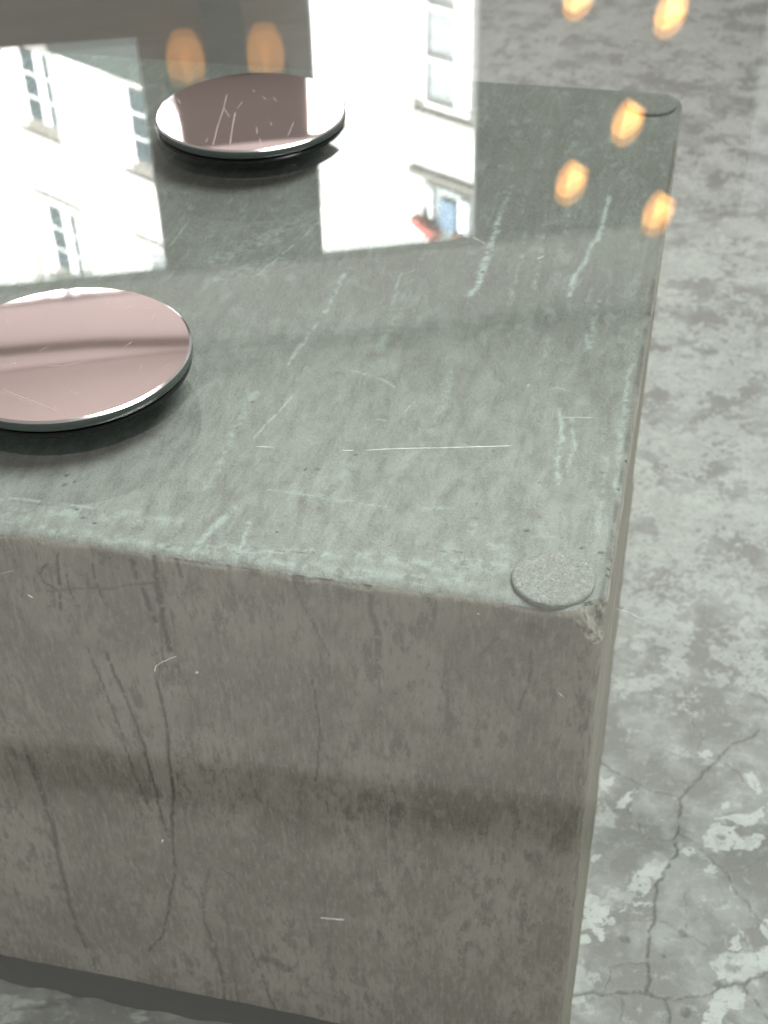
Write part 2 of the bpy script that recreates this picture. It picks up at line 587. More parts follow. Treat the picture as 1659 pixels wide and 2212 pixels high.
def fl(pts, crop=8):
    k = 1618.4 if crop == 8 else 1097.0
    return [tuple(on_z(829.5 + .5 * a, k + .5 * b, 0)[:2]) for a, b in pts]


CR8 = [
    ([(1620, -82), (1475, 0), (1445, 40), (1380, 90), (1310, 170), (1280, 220), (1275, 340), (1255, 400), (1215, 520), (1175, 580), (1165, 700), (1140, 800), (1130, 900), (1130, 1050)], 1.0, 1.0),
    ([(910, 40), (1020, 110), (1110, 155), (1200, 185), (1285, 205)], .8, .9),
    ([(780, 1068), (900, 1050), (1010, 1045), (1130, 1055), (1210, 1080), (1320, 1070), (1400, 1060), (1440, 1025), (1550, 1015), (1580, 985), (1680, 950)], .9, 1.0),
    ([(1550, 1015), (1570, 1060), (1620, 1110), (1670, 1175)], .8, .9),
    ([(1210, 1080), (1212, 1230)], .7, .9),
    ([(1445, 40), (1500, 80), (1550, 140)], .6, .8),
    ([(1270, 370), (1350, 410), (1420, 480), (1500, 580), (1570, 660), (1610, 730), (1680, 800)], .6, .75),
    ([(1100, 160), (1050, 260), (1110, 370), (1250, 395)], .45, .5),
    ([(1010, 1050), (1000, 1220)], .45, .55),
    ([(950, 1030), (960, 930), (1120, 915)], .45, .55),
    ([(1150, 735), (1240, 760), (1290, 800), (1400, 850)], .5, .6),
    ([(1010, 735), (1080, 732), (1150, 735)], .4, .5),
    ([(1310, 600), (1300, 700), (1290, 800)], .4, .5),
    ([(880, 280), (960, 265), (1020, 255), (1060, 300)], .4, .45),
    ([(1480, 530), (1560, 510), (1680, 455)], .4, .45),
    ([(870, 560), (940, 510), (1010, 470)], .4, .4),
]
for k, (pl, w, s) in enumerate(CR8):
    stroke(crack, X, Y, meander(fl(pl), 3, .09, k), .00072 * w, s, .6, .12, 40 + k)
    stroke(stain, X, Y, fl(pl), .0042 * w, .45 * s, .9, .2, 140 + k)
CR6 = [
    ([(1300, 770), (1305, 860), (1380, 990), (1350, 1060)], .5, .55),
    ([(1305, 865), (1480, 850)], .4, .5),
    ([(1560, 790), (1680, 850)], .6, .7),
    ([(1480, 230), (1540, 350)], .6, .5),
    ([(1390, 100), (1480, 230)], .4, .35),
    ([(1600, 690), (1560, 760)], .5, .6),
    ([(990, 850), (1060, 770)], .4, .4),
    ([(1380, 990), (1480, 1020)], .4, .5),
]
for k, (pl, w, s) in enumerate(CR6):
    stroke(crack, X, Y, meander(fl(pl, 6), 3, .09, k + 50), .0009 * w, s, .7, .15, 70 + k)
# cracks of the floor in front of the block
for pl, s in (([(30, 2178), (90, 2172), (145, 2157), (172, 2150)], .8), ([(106, 2168), (104, 2139)], .7), ([(130, 2200), (158, 2165)], .6)):
    stroke(crack, X, Y, [tuple(on_z(a, b, 0)[:2]) for a, b in pl], .0014, s, .6, .1, 88)
ISL = [
    [(870, 640), (900, 625), (930, 640), (930, 680), (965, 680), (965, 730), (1005, 740), (960, 760), (920, 770), (955, 800), (955, 835), (930, 830), (900, 780), (870, 770), (810, 785), (815, 735), (860, 735), (850, 690)],
    [(810, 805), (870, 800), (900, 825), (900, 835), (805, 833)],
    [(1095, 520), (1150, 490), (1210, 470), (1215, 510), (1170, 570), (1140, 625), (1095, 640), (1055, 605)],
    [(1420, 325), (1500, 330), (1540, 380), (1620, 360), (1640, 390), (1600, 440), (1500, 420), (1490, 445), (1380, 425), (1375, 390)],
    [(1410, 930), (1450, 885), (1520, 870), (1560, 890), (1650, 850), (1690, 940), (1560, 1000), (1440, 1005)],
    [(1640, 740), (1690, 740), (1690, 850), (1630, 790)],
    [(920, 125), (990, 120), (985, 150), (960, 160), (970, 190), (945, 170)],
    [(1000, 230), (1040, 215), (1060, 190), (1085, 180), (1070, 220), (1040, 250), (995, 250)],
    [(1270, 440), (1310, 420), (1360, 435), (1310, 460)],
    [(1375, 510), (1430, 500), (1450, 530), (1400, 535)],
    [(1470, 560), (1510, 590), (1500, 605)],
    [(1430, 1040), (1500, 1020), (1560, 1050), (1550, 1130), (1480, 1120), (1430, 1210), (1370, 1210), (1400, 1120)],
    [(805, 1080), (850, 1065), (875, 1085), (850, 1100)],
    [(1555, 105), (1600, 110), (1640, 180), (1620, 195), (1570, 140)],
    [(1450, 230), (1500, 225), (1505, 245), (1460, 255)],
    [(940, 455), (930, 485), (865, 475), (900, 455)],
    [(1480, 860), (1540, 770), (1560, 790), (1530, 860)],
    [(1400, 295), (1600, 280), (1640, 250), (1650, 285), (1580, 330), (1500, 310)],
    [(1065, 660), (1140, 655), (1140, 668), (1070, 675)],
    [(1360, 650), (1395, 645), (1385, 658)],
    [(1025, 700), (1050, 675), (1045, 700), (1030, 715)],
    [(1350, 20), (1400, 0), (1430, 20), (1390, 30)],
]
wX = X + (fbm(X, Y, 300, 5, 4) - .5) * .0055
wY = Y + (fbm(X, Y, 300, 9, 4) - .5) * .0055
for pl in ISL:
    q = fl(pl)
    pale = np.maximum(pale, inpoly(wX, wY, q) * .92)
# bottom left corner islands
for pl in ([(0, 2140), (40, 2150), (60, 2165), (100, 2160), (80, 2172), (45, 2180), (40, 2212), (0, 2212)], [(284, 2190), (310, 2180), (318, 2212), (282, 2212)]):
    q = [tuple(on_z(a, b, 0)[:2]) for a, b in pl]
    pale = np.maximum(pale, inpoly(wX, wY, q) * .8)
# worn pale skin: ranked noise gives an exact share of cover
Nz = .55 * fbm(wX, wY, 40, 211, 6) + .28 * fbm(wX, wY, 150, 223, 4) + .17 * fbm(X, Y, 420, 229, 3)
rank = np.empty(len(Nz))
zone = (np.abs(X - .04) < .08) & (Y > -.05) & (Y < 1.7)
srt = np.sort(Nz[zone])
rank = np.searchsorted(srt, Nz) / len(srt)
cov = .07 + .50 * smooth(.17, .36, Y)
pale = np.maximum(pale, smooth(-.012, .05, rank - (1 - cov)) * (.52 - .02 * smooth(.15, .36, Y)))
# worn dark rub marks
for pl, w, s in (([(960, 560), (1000, 480), (1090, 410), (1200, 390)], .009, .7), ([(900, 600), (1010, 540), (1100, 450)], .008, .5), ([(1000, 680), (1060, 600)], .008, .5),
                 ([(1330, 820), (1390, 860), (1410, 920)], .007, .7), ([(1300, 560), (1420, 600), (1440, 720), (1480, 800)], .016, .4)):
    stroke(stain, X, Y, fl(pl), w, s, .9, .25, 150)
for a, b, r in ((1045, 820, .0022), (1290, 795, .002), (1300, 1132, .002), (1440, 1010, .0015), (1320, 435, .001), (930, 60, .0018), (1205, 890, .001), (1100, 620, .0016), (1450, 372, .0022), (1490, 940, .004)):
    q = fl([(a, b), (a + 4, b + 3)])
    stroke(crack, X, Y, q, r, .8, .5, 0, 200 + a)
V = np.stack([X, Y, -0.0007 * crack], 1)
floor = np_mesh('floor', V, grid_faces(len(fx), len(fy)), M['floor'], {'pale': pale, 'crack': crack, 'stain': stain, 'density': density, 'painted_shade': painted_shade})
tag(floor, 'worn grey concrete floor with pale patches and branching cracks', kind='structure')

# ------------------------------------------------------------------ window wall seen in the glass
WAZ = math.radians(-23)
WN = np.array([math.sin(WAZ), math.cos(WAZ), 0.0])
WU = np.array([math.cos(WAZ), -math.sin(WAZ), 0.0])
WD = 4.0
frameW = (WN * WD, WU, WN)


def on_wall(x, y, d=WD):
    P = mirror_plane(x, y, WN, d)
    return P @ WU, P[2]


ujl, _ = on_wall(331, 350)
udl, _ = on_wall(680, 270)
udr, _ = on_wall(1033, 250)
ub, _ = on_wall(1625, 250)
zh = np.mean([on_wall(357, 571)[1], on_wall(690, 536)[1], on_wall(1028, 497)[1]])
zs = np.mean([on_wall(0, 92)[1], on_wall(650, 38)[1]])
zc = np.mean([on_wall(430, 752)[1], on_wall(1000, 705)[1]]) + .02
TW = .03
zh += .016
uL0, uL1 = -3.6, ujl
wall = boxes('wall', [((-4.6, 0, 0), (uL0, TW, zc)), ((uL0, 0, zh), (uL1, TW, zc)), ((uL0, 0, 0), (uL1, TW, zs - .02)),
                      ((uL1, 0, 0), (udl, TW, zc)), ((udl, 0, zh), (udr, TW, zc)), ((udl, 0, 0), (udr, TW, .15)),
                      ((udr, 0, 0), (3.4, TW, zc))], M['plaster'], None, frameW)
tag(wall, 'pale plaster wall with a window and a glazed doorway, mirrored in the glass', kind='structure')
for nm, bb in (('window_frame', ((uL0, .004, zh - .006), (uL1, .026, zh - .0005))), ('window_frame', ((uL1 - .006, .004, zs), (uL1 - .0005, .026, zh - .007))),
               ('door_frame', ((udl, .004, zh - .006), (udr, .026, zh - .0005))), ('door_frame', ((udl + .0005, .004, .16), (udl + .007, .026, zh - .007))), ('door_frame', ((udr - .007, .004, .16), (udr - .0005, .026, zh - .007)))):
    boxes(nm, [bb], M['wood'], wall, frameW)
panel = boxes('wall_panelling', [((-4.6, -.05, 0), (udl - .015, -.003, zs))], M['panel'], wall, frameW)
boxes('white_bulkhead', [((-4.6, -.03, zh + .012), (3.4, -.003, zc - .012))], M['white'], wall, frameW)
bp = boxes('painted_panel', [((ub, -.03, 0), (3.4, -.003, zh + .005))], M['blue'], wall, frameW)

# ceiling, its beam and the pipe along the wall
ceiling = boxes('ceiling', [((-4.6, -6.2, zc), (3.4, TW, zc + .15))], M['ceil'], None, frameW)
tag(ceiling, 'pale plaster ceiling mirrored in the glass', kind='structure')


def on_ceil(x, y, z):
    o, d = mirrored(x, y)
    return o + d * ((z - o[2]) / d[2])


b0, b1 = on_ceil(0, 1600, zc - .1), on_ceil(1250, 1740, zc - .1)
bd = (b1 - b0) / np.linalg.norm(b1 - b0)
bn = np.array([-bd[1], bd[0], 0.0])
beam = boxes('ceiling_beam', [((-1.6, -.02, .0), (4.2, .02, .097))], M['beam'], None, (b0, bd, bn))
tag(beam, 'dark ceiling beam mirrored across the front of the block', kind='structure')
beam.location.z = 0.0
pp = []
for x, y in ((-250, 772), (0, 762), (200, 750), (430, 749), (700, 729), (1000, 700), (1200, 677), (1330, 671), (1430, 690), (1560, 705)):
    P = mirror_plane(x, y, WN, WD - .06)
    pp.append(P)
v, f = tube(pp, [.020 + .010 * math.sin(3.1 * i) for i in range(len(pp))], 10)
pipe = mesh_obj('ceiling_pipe', v, f, M['beam'], None, True)
tag(pipe, 'dark slightly wavy pipe under the ceiling, mirrored across the block top', 'pipe')

# ------------------------------------------------------------------ building across the street
bld = empty('building', tuple(FN * FD + FU * 15))
tag(bld, 'bright white rendered building with sash windows mirrored in the glass', 'building')
fF = (FN * FD, FU, FN)


def fb(name, lst, mat, parent):
    for b_ in lst:
        o = boxes(name, [b_], mat, None, fF)
        o.parent = parent
        if parent.type == 'EMPTY': o.location = -Vector(parent.location)
    return o


fb('wall', [((3, 0, 0), (34, .6, 17))], M['render'], bld)


def fwin(uR, z0, z1):
    """sash window: white stile, pane, wide white mullion, narrow pane, stone reveal above, pale surround"""
    w = fb('window', [((uR, -.05, z0), (uR + 1.0, -.003, z1))], M['stone'], bld)
    fb('surround', [((uR - .17, -.09, z0 - .17), (uR - .002, -.003, z1 + .15)), ((uR, -.09, z1 + .002), (uR + 1.28, -.003, z1 + .15)), ((uR, -.09, z0 - .17), (uR + 1.28, -.003, z0 - .002))], M['trim'], bld)
    zt = z1 - .30
    fb('frame', [((uR + .82, -.075, z0 + .01), (uR + .99, -.053, zt + .05)), ((uR + .18, -.075, z0 + .01), (uR + .41, -.053, zt))], M['wood'], w)
    for a_, b_ in ((.005, .175), (.415, .815)):
        zz = np.linspace(z0 + .02, zt, 4)
        for c_, d_ in zip(zz[:-1], zz[1:]):
            fb('pane', [((uR + a_, -.075, c_ + .02), (uR + b_, -.053, d_ - .02))], M['pane'], w)
        fb('glazing_bar', [((uR + a_, -.08, q - .018), (uR + b_, -.053, q + .018)) for q in zz[1:-1]], M['wood'], w)


for uR in (20.42, 17.45, 23.4):
    for z0 in (5.9, 8.95, 12.05):
        fwin(uR, z0, z0 + 1.66)
# tall window by the doorway
w = fb('window', [((10.85, -.05, 4.2), (11.9, -.003, 7.74))], M['stone'], bld)
fb('surround', [((11.902, -.09, 4.2), (12.06, -.003, 7.85)), ((10.6, -.09, 7.742), (11.9, -.003, 7.85))], M['trim'], bld)
fb('frame', [((11.66, -.13, 4.3), (11.86, -.053, 7.53)), ((10.9, -.13, 4.3), (11.16, -.053, 7.50))], M['wood'], w)
for c_, d_ in ((4.84, 5.50), (5.56, 6.21), (6.27, 6.91), (6.97, 7.54)):
    fb('pane', [((11.165, -.075, c_), (11.655, -.053, d_))], M['pane2'], w)
    fb('glazing_bar', [((10.88, -.15, d_ + .005), (11.66, -.132, d_ + .055))], M['wood'], w)
fb('drainpipe', [((21.9, -.16, 0), (22.06, -.003, 16.8))], M['trim'], bld)
fb('canopy', [((17.2, -.30, 7.9), (20.05, -.003, 8.74))], M['dark_green'], bld)
fb('ledge', [((10.6, -.08, 8.64), (12.05, -.003, 8.74))], M['stone'], bld)
fb('balcony_screen', [((10.6, -.06, 8.8), (11.78, -.003, 9.6))], M['pane2'], bld)
fb('shutter', [((11.14, -.12, 8.94), (11.42, -.065, 9.40))], M['shutter'], bld)
fb('shutter', [((11.56, -.12, 8.86), (11.62, -.065, 9.30))], M['wood'], bld)
fb('shutter', [((10.9, -.12, 8.86), (11.08, -.065, 9.34))], M['wood'], bld)
fb('cushion', [((10.85, -.14, 9.40), (11.16, -.065, 9.50))], M['orange'], bld)
v = [(11.86, -.07, 9.30), (11.44, -.07, 9.44), (11.44, -.25, 9.44), (11.86, -.25, 9.30), (11.86, -.07, 9.42), (11.44, -.07, 9.57), (11.44, -.25, 9.57), (11.86, -.25, 9.42)]
v = [fF[0] + FU * a_ + FN * b_ + np.array([0, 0, c_]) for a_, b_, c_ in v]
aw = mesh_obj('awning', v, [(0, 1, 2, 3), (7, 6, 5, 4), (0, 3, 7, 4), (1, 5, 6, 2), (3, 2, 6, 7), (0, 4, 5, 1)], M['awning'], bld)

# ------------------------------------------------------------------ lamps seen in the glass
v, f = [], []
wl = empty('wall_lamp', tuple(WN * (WD - .1) + WU * on_wall(485, 120)[0] + np.array([0, 0, on_wall(485, 120)[1]])))
tag(wl, 'dark wall lamp with two amber shades mirrored above the far coaster', 'lamp')
u1, z1 = on_wall(485, 99, WD - .1)
fl_ = (WN * (WD - .1), WU, WN)
boxes('post', [((u1 - .06, -.09, z1 - .12), (u1 + .06, .096, z1 + .075))], M['metal'], wl, fl_)
boxes('arm', [((u1 - .19, -.05, z1 + .077), (u1 + .19, .07, z1 + .125))], M['metal'], wl, fl_)
for s in (-1, 1):
    c = fl_[0] + WU * (u1 + s * .122) + np.array([0, 0, z1 + .02])
    prof = [(.001, -.08), (.034, -.07), (.052, -.035), (.058, 0), (.056, .04), (.05, .07)]
    v, f = lathe(prof, 24, (0, 0, 1), c)
    sh = mesh_obj('shade', v, f, M['amber_dim'], wl, True)
    v, f = lathe([(.0005, -.03), (.014, -.02), (.018, 0), (.012, .02), (.006, .055)], 16, (0, 0, 1), c)
    mesh_obj('bulb', v, f, M['bulb_dim'], wl, True)

BULBS = [((1450, 20), 'amber pendant mirrored highest on the right, over the floor behind the block'),
         ((1357, 255), 'amber pendant mirrored beside the far felt pad'),
         ((1235, 385), 'amber pendant mirrored farthest left of those lying wholly on the block'),
         ((1423, 452), 'amber pendant mirrored across the right edge of the block, the lowest one'),
         ((1252, -18), 'amber pendant cut off by the top of the picture')]
for (bx, by), lab in BULBS:
    o, d = mirrored(bx, by)
    P = o + d * (2.75 / math.hypot(d[0], d[1]))
    right = np.cross(d / np.linalg.norm(d), (0, 0, 1.0)); right /= np.linalg.norm(right)
    upv = np.cross(right, d / np.linalg.norm(d))
    ax = upv * math.cos(.5) - right * math.sin(.5)            # from the opening to the crown
    t = empty('pendant_lamp', tuple(P))
    tag(t, lab, 'lamp', 'amber pendants hanging by the window')
    prof = [(.026, -.042), (.0335, -.022), (.036, 0), (.033, .022), (.024, .041), (.012, .052), (.001, .055)]
    v, f = lathe(prof, 28, tuple(ax), P)
    mesh_obj('shade', v, f, M['amber'], t, True)
    v, f = lathe([(.0005, -.041), (.012, -.038), (.020, -.026), (.021, -.014), (.015, -.002), (.006, .008), (.004, .03)], 18, tuple(ax), P)
    mesh_obj('bulb', v, f, M['bulb'], t, True)
    top = P + ax * .052
    v, f = lathe([(.001, -.004), (.010, -.004), (.010, .014), (.004, .022), (.001, .023)], 14, tuple(ax), top)
    mesh_obj('cap', v, f, M['metal'], t, True)
    q0 = top + ax * .02
    pts = [q0, q0 + ax * .03 + np.array([0, 0, .01]), q0 + ax * .04 + np.array([0, 0, .08]), np.array([(q0 + ax * .04)[0], (q0 + ax * .04)[1], zc])]
    v, f = tube(pts, .0009, 6)
    mesh_obj('cord', v, f, M['cord'], t, True)

# ------------------------------------------------------------------ the concrete block
RB = .0038
bx_ = axis([(-BW, -.45, .03), (-.45, -.28, .0013), (-.28, 0, .00078)])
by_ = axis([(0, .03, .0007), (.03, BL - .012, .00105), (BL - .012, BL, .0008)])
bz_ = axis([(0, .02, .0016), (.02, BH, .00078)])
lo_, hi_ = np.array([-BW, 0, 0.0]), np.array([0, BL, BH])
Vs, Ns, Fs, off = [], [], [], 0


def face(ga, gb, fn, flip):
    global off
    A, B = [a.ravel() for a in np.meshgrid(ga, gb, indexing='ij')]
    P = fn(A, B)
    Vs.append(P)
    Fs.append(grid_faces(len(ga), len(gb), off, flip))
    off += len(P)


o_ = np.ones
face(bx_, by_, lambda a, b: np.stack([a, b, o_(len(a)) * BH], 1), False)
face(bx_, bz_, lambda a, b: np.stack([a, 0 * a, b], 1), False)
face(by_, bz_, lambda a, b: np.stack([0 * a, a, b], 1), False)
zc_ = np.concatenate([[0], np.linspace(BH - .012, BH, 16)])
face(bx_, zc_, lambda a, b: np.stack([a, o_(len(a)) * BL, b], 1), True)
face(by_[::8], zc_, lambda a, b: np.stack([o_(len(a)) * -BW, a, b], 1), True)
P = np.concatenate(Vs)
F = np.concatenate(Fs)
# bottom stays open on the floor; round the edges
lo2, hi2 = lo_ + RB, hi_ - RB
lo2[2] = -1
Q = np.clip(P, lo2, hi2)
N = P - Q
N /= np.linalg.norm(N, axis=1)[:, None] + 1e-9
P = Q + RB * N
X3, Y3, Z3 = P.T
# merge coordinates for noise: unfold top and front
fv = np.where(N[:, 2] > .7, Y3, Z3 - BH)
nearfront = np.exp(-((Y3 / .006) ** 2) - (((BH - Z3) / .006) ** 2))
nearright = np.exp(-((X3 / .006) ** 2) - (((BH - Z3) / .006) ** 2))
low = fbm(X3, Y3 + Z3, 60, 31, 4) - .5
dsp = .0040 * nearfront * low + .0012 * nearright * (fbm(Y3, Z3, 80, 33, 4) - .55) + .00035 * (fbm(X3 * 1, fv, 25, 35, 3) - .5)
P = P + N * dsp[:, None]
# chipped near corner
pl_n = np.array([1 / .0105, -1 / .015, 1 / .017])
dist = P[:, 0] * pl_n[0] + P[:, 1] * pl_n[1] + (P[:, 2] - BH) * pl_n[2] + 1
ln = np.linalg.norm(pl_n)
un = pl_n / ln
s_ = dist / ln
rgh = (fbm(P[:, 0] + P[:, 1], P[:, 2] + P[:, 1] * .5, 240, 51, 4) - .5) * .0052
s_ = s_ + rgh * .8
chip = s_ > 0
P[chip] -= un[None, :] * (s_[chip] * 1.0)[:, None]
chipm = smooth(-.0003, .0006, s_)
r2 = .014
vx, vy = P[:, 0] + r2, P[:, 1] - (BL - r2)
kk = (vx > 0) & (vy > 0)
sc_ = np.maximum(vx, vy) / (np.hypot(vx, vy) + 1e-9)
P[kk, 0] = -r2 + vx[kk] * sc_[kk]
P[kk, 1] = BL - r2 + vy[kk] * sc_[kk]
tY = P[:, 1] / BL
near_side = smooth(-.05, 0, P[:, 0])
P[:, 0] -= near_side * (.0022 * tY ** 2 + .0066 * tY * (1 - P[:, 2] / BH))
X3, Y3, Z3 = P.T
istop = N[:, 2] > .707
isfront = (N[:, 1] < -.6) & ~istop
isright = (N[:, 0] > .707) & ~istop
pale, dark = np.zeros(len(P)), np.zeros(len(P))


def sub(mask, arr, u, w, poly, *a, **k):
    i = np.where(mask)[0]
    t = arr[i]
    stroke(t, u[i], w[i], poly, *a, **k)
    arr[i] = t


def tp(pts): return [tuple(on_z(a, b, BH)[:2]) for a, b in pts]
def fp(pts):
    r = []
    for a, b in pts:
        q = on_front(a, b)
        r.append((q[0], q[2]))
    return r


def wpx(w, pt): return w * .5 * np.linalg.norm(on_z(pt[0], pt[1], BH) - CAM) / FPX


TOP_PALE = [  # polyline, width px, strength, brokenness
    ([(765, 556), (750, 581), (720, 641), (690, 691), (650, 746), (617, 791)], 9, .8, .5),
    ([(556, 846), (510, 916), (480, 996), (440, 1056)], 22, .42, .5),
    ([(635, 851), (590, 901), (530, 966)], 7, .7, .4),
    ([(760, 801), (830, 821), (852, 836)], 9, .75, .4),
    ([(560, 1056), (600, 1061), (700, 1076), (830, 1096)], 10, .6, .4),
    ([(830, 1096), (880, 1093), (905, 1096), (980, 1100)], 14, .45, .5),
    ([(15, 1076), (125, 1088), (200, 1098)], 9, .75, .3),
    ([(505, 1101), (465, 1131), (425, 1176), (415, 1196)], 20, .8, .3),
    ([(535, 1131), (515, 1186)], 14, .7, .4),
    ([(870, 580), (850, 640), (842, 670)], 9, .5, .6),
    ([(1078, 471), (1062, 517), (1045, 567), (1035, 610), (1012, 640)], 17, .85, .3),
    ([(1105, 400), (1078, 471)], 9, .35, .6),
    ([(1316, 425), (1303, 477), (1290, 517), (1263, 557), (1237, 600), (1230, 640)], 11, .75, .25),
    ([(1290, 650), (1268, 740), (1256, 790)], 16, .5, .6),
    ([(1214, 888), (1212, 956), (1200, 1021), (1203, 1046)], 15, .8, .45),
    ([(1232, 905), (1240, 961), (1226, 1008)], 10, .7, .45),
    ([(895, 866), (870, 892), (845, 911), (800, 905)], 6, .6, .5),
    ([(1362, 800), (1350, 870), (1336, 981), (1330, 1060)], 13, .5, .4),
    ([(1377, 700), (1362, 800)], 9, .4, .5),
    ([(1310, 985), (1300, 1080), (1285, 1170)], 13, .42, .5),
    ([(1200, 901), (1250, 902), (1297, 904)], 4, .5, .3),
    ([(690, 478), (620, 540), (555, 595)], 5, .7, .2),
    ([(410, 470), (367, 530)], 5, .5, .3),
    ([(665, 470), (560, 520), (470, 560)], 60, .30, .75),
    ([(600, 560), (480, 600)], 60, .28, .75),
    ([(760, 1000), (730, 1040), (700, 1080)], 40, .32, .75),
    ([(1080, 1225), (900, 1215), (760, 1200), (600, 1190), (450, 1180)], 40, .55, .7),
    ([(1020, 1262), (850, 1245), (700, 1225), (520, 1205), (300, 1170), (0, 1130)], 34, .5, .6),
    ([(380, 1130), (200, 1110), (0, 1105)], 46, .45, .55),
    ([(870, 640), (840, 720), (800, 800)], 26, .25, .7),
    ([(985, 780), (960, 860), (930, 940), (880, 1000)], 24, .28, .7),
    ([(1180, 480), (1165, 560), (1150, 640)], 10, .4, .6),
    ([(1140, 500), (1120, 580), (1100, 660)], 8, .35, .6),
    ([(1230, 460), (1215, 530)], 8, .4, .6),
    ([(1020, 1140), (1080, 1180), (1090, 1240)], 40, .4, .7),
    ([(960, 1180), (1000, 1250)], 40, .4, .7),
]
for k, (pl, w, s, br) in enumerate(TOP_PALE):
    sub(istop, pale, X3, Y3, tp(pl), wpx(w, pl[len(pl) // 2]), s * .92, .95, min(.8, br + .12), 300 + 3 * k)
PITS = [(144, 1027, 4), (132, 1047, 6), (159, 1042, 4), (166, 1101, 5), (176, 1118, 4), (204, 1131, 4), (687, 1015, 3), (660, 1014, 3), (545, 869, 3),
        (1252, 1184, 4), (1293, 1193, 5), (1319, 1204, 7), (1321, 1169, 4), (1324, 1155, 3), (1135, 1147, 5), (1353, 990, 6), (1342, 1020, 4), (1337, 1055, 4), (1356, 960, 3),
        (1345, 1127, 3), (1310, 1240, 5), (1316, 1225, 4), (870, 1165, 3), (760, 1040, 2), (1060, 1075, 3), (952, 1150, 2), (35, 1140, 3), (600, 1150, 3), (840, 1180, 3), (1170, 820, 2)]
for x, y, r in PITS:
    sub(istop, dark, X3, Y3, tp([(x, y), (x + r * .8, y)]), wpx(r * 1.3, (x, y)), .95, .5, 0, 400 + x)
rs = np.random.RandomState(4)
for k in range(190):
    x, y = rs.uniform(60, 1330), 1330 - rs.uniform(0, 1) ** 1.4 * 600
    sub(istop, dark, X3, Y3, tp([(x, y), (x + rs.uniform(1, 8), y + rs.uniform(-1, 1))]), wpx(rs.uniform(1, 2.2), (x, y)), rs.uniform(.3, .7), .6, 0, 500 + k)
for pl, w, s in (([(1050, 1105), (1110, 1112), (1175, 1119)], 3, .55), ([(1284, 1018), (1340, 1028)], 2.5, .6), ([(1010, 1120), (1060, 1122)], 3, .4), ([(600, 1190), (680, 1196)], 3, .5),
                 ([(340, 1180), (400, 1184)], 3, .5), ([(690, 1130), (745, 1128)], 3, .4), ([(1120, 560), (1150, 556)], 3, .5), ([(930, 1190), (1020, 1195)], 3, .4)):
    sub(istop, dark, X3, Y3, tp(pl), wpx(w, pl[0]), s, .6, .2, 600)


def c5(p): return [(a * .5, 1097 + .5 * b) for a, b in p]
def c7(p): return [(a * .5, 1618.4 + .5 * b) for a, b in p]
def c6(p): return [(829.5 + .5 * a, 1097 + .5 * b) for a, b in p]


FRONT_DARK = [
    (c5([(248, 200), (255, 330), (263, 440)]), 9, .8), (c5([(285, 290), (310, 370), (340, 428)]), 6, .8), (c5([(370, 280), (378, 335)]), 7, .4),
    (c5([(400, 240), (430, 350), (470, 438)]), 7, .8), (c5([(570, 230), (620, 370), (668, 490)]), 13, .8), (c5([(665, 220), (690, 420), (728, 610)]), 17, .8),
    (c5([(690, 460), (712, 690)]), 8, .55), (c5([(745, 215), (780, 295)]), 12, .55), (c5([(740, 440), (760, 620), (780, 760)]), 8, .35),
    (c5([(210, 362), (350, 350), (480, 348), (560, 330), (720, 320)]), 7, .5), (c5([(195, 240), (170, 285), (180, 315), (240, 350)]), 7, .95),
    (c5([(370, 600), (430, 740), (500, 900), (560, 1080), (620, 1240), (650, 1310)]), 8, .6), (c5([(460, 630), (530, 790), (590, 930), (650, 1150), (690, 1290), (730, 1420)]), 9, .72),
    (c5([(675, 750), (715, 910), (740, 1130), (750, 1300), (755, 1560), (735, 1725), (700, 1845), (645, 1915)]), 9, .72),
    (c5([(1270, 330), (1330, 460), (1430, 640)]), 6, .5), (c5([(1275, 315), (1290, 312)]), 26, .5), (c5([(1385, 312), (1410, 312)]), 26, .45), (c5([(1570, 342), (1585, 345)]), 20, .55),
    (c5([(1350, 745), (1380, 930), (1370, 1120), (1360, 1180)]), 6, .65), (c5([(1600, 380), (1615, 470), (1625, 560), (1640, 700)]), 20, .5),
    (c5([(1630, 720), (1645, 800)]), 8, .4), (c5([(960, 250), (990, 262)]), 18, .4), (c5([(1060, 265), (1110, 280)]), 22, .45), (c5([(430, 200), (465, 215), (440, 240)]), 14, .4),
    (c5([(480, 230), (520, 270)]), 7, .4), (c5([(700, 300), (715, 360)]), 8, .4),
    (c7([(125, 30), (180, 200), (240, 400), (280, 580), (330, 760), (372, 855)]), 17, .55), (c7([(150, 60), (200, 200), (260, 440)]), 7, .5), (c7([(45, 60), (90, 210)]), 7, .4),
    (c7([(870, 600), (880, 740), (930, 850), (965, 1000), (968, 1105)]), 11, .55), (c7([(985, 860), (1010, 960), (1027, 1110)]), 7, .4), (c7([(1070, 845), (1130, 970), (1195, 1140)]), 8, .6),
    (c7([(955, 518), (1000, 540), (1060, 605)]), 4, .6), (c7([(905, 510), (890, 600), (885, 680)]), 9, .35), (c7([(1140, 910), (1200, 930), (1240, 960)]), 44, .35),
    (c7([(480, 640), (490, 690)]), 44, .3), (c7([(600, 680), (620, 720)]), 46, .3), (c7([(1330, 780), (1345, 880)]), 9, .4), (c7([(765, 100), (778, 140)]), 8, .3),
    (c6([(410, 640), (490, 562), (530, 640), (556, 722)]), 7, .4), (c6([(630, 620), (622, 760), (585, 872)]), 8, .55), (c6([(640, 515), (655, 540)]), 42, .35),
    (c6([(520, 820), (550, 890)]), 9, .25), (c6([(60, 1280), (200, 1320)]), 6, .35), (c6([(300, 340), (600, 440)]), 14, .25),
]
for k, (pl, w, s) in enumerate(FRONT_DARK):
    sub(isfront, dark, X3, Z3, fp(pl), wpx(w, (pl[0][0], 1300)) * .95, s * 1.35, .7, .05, 700 + 3 * k)
rs = np.random.RandomState(9)
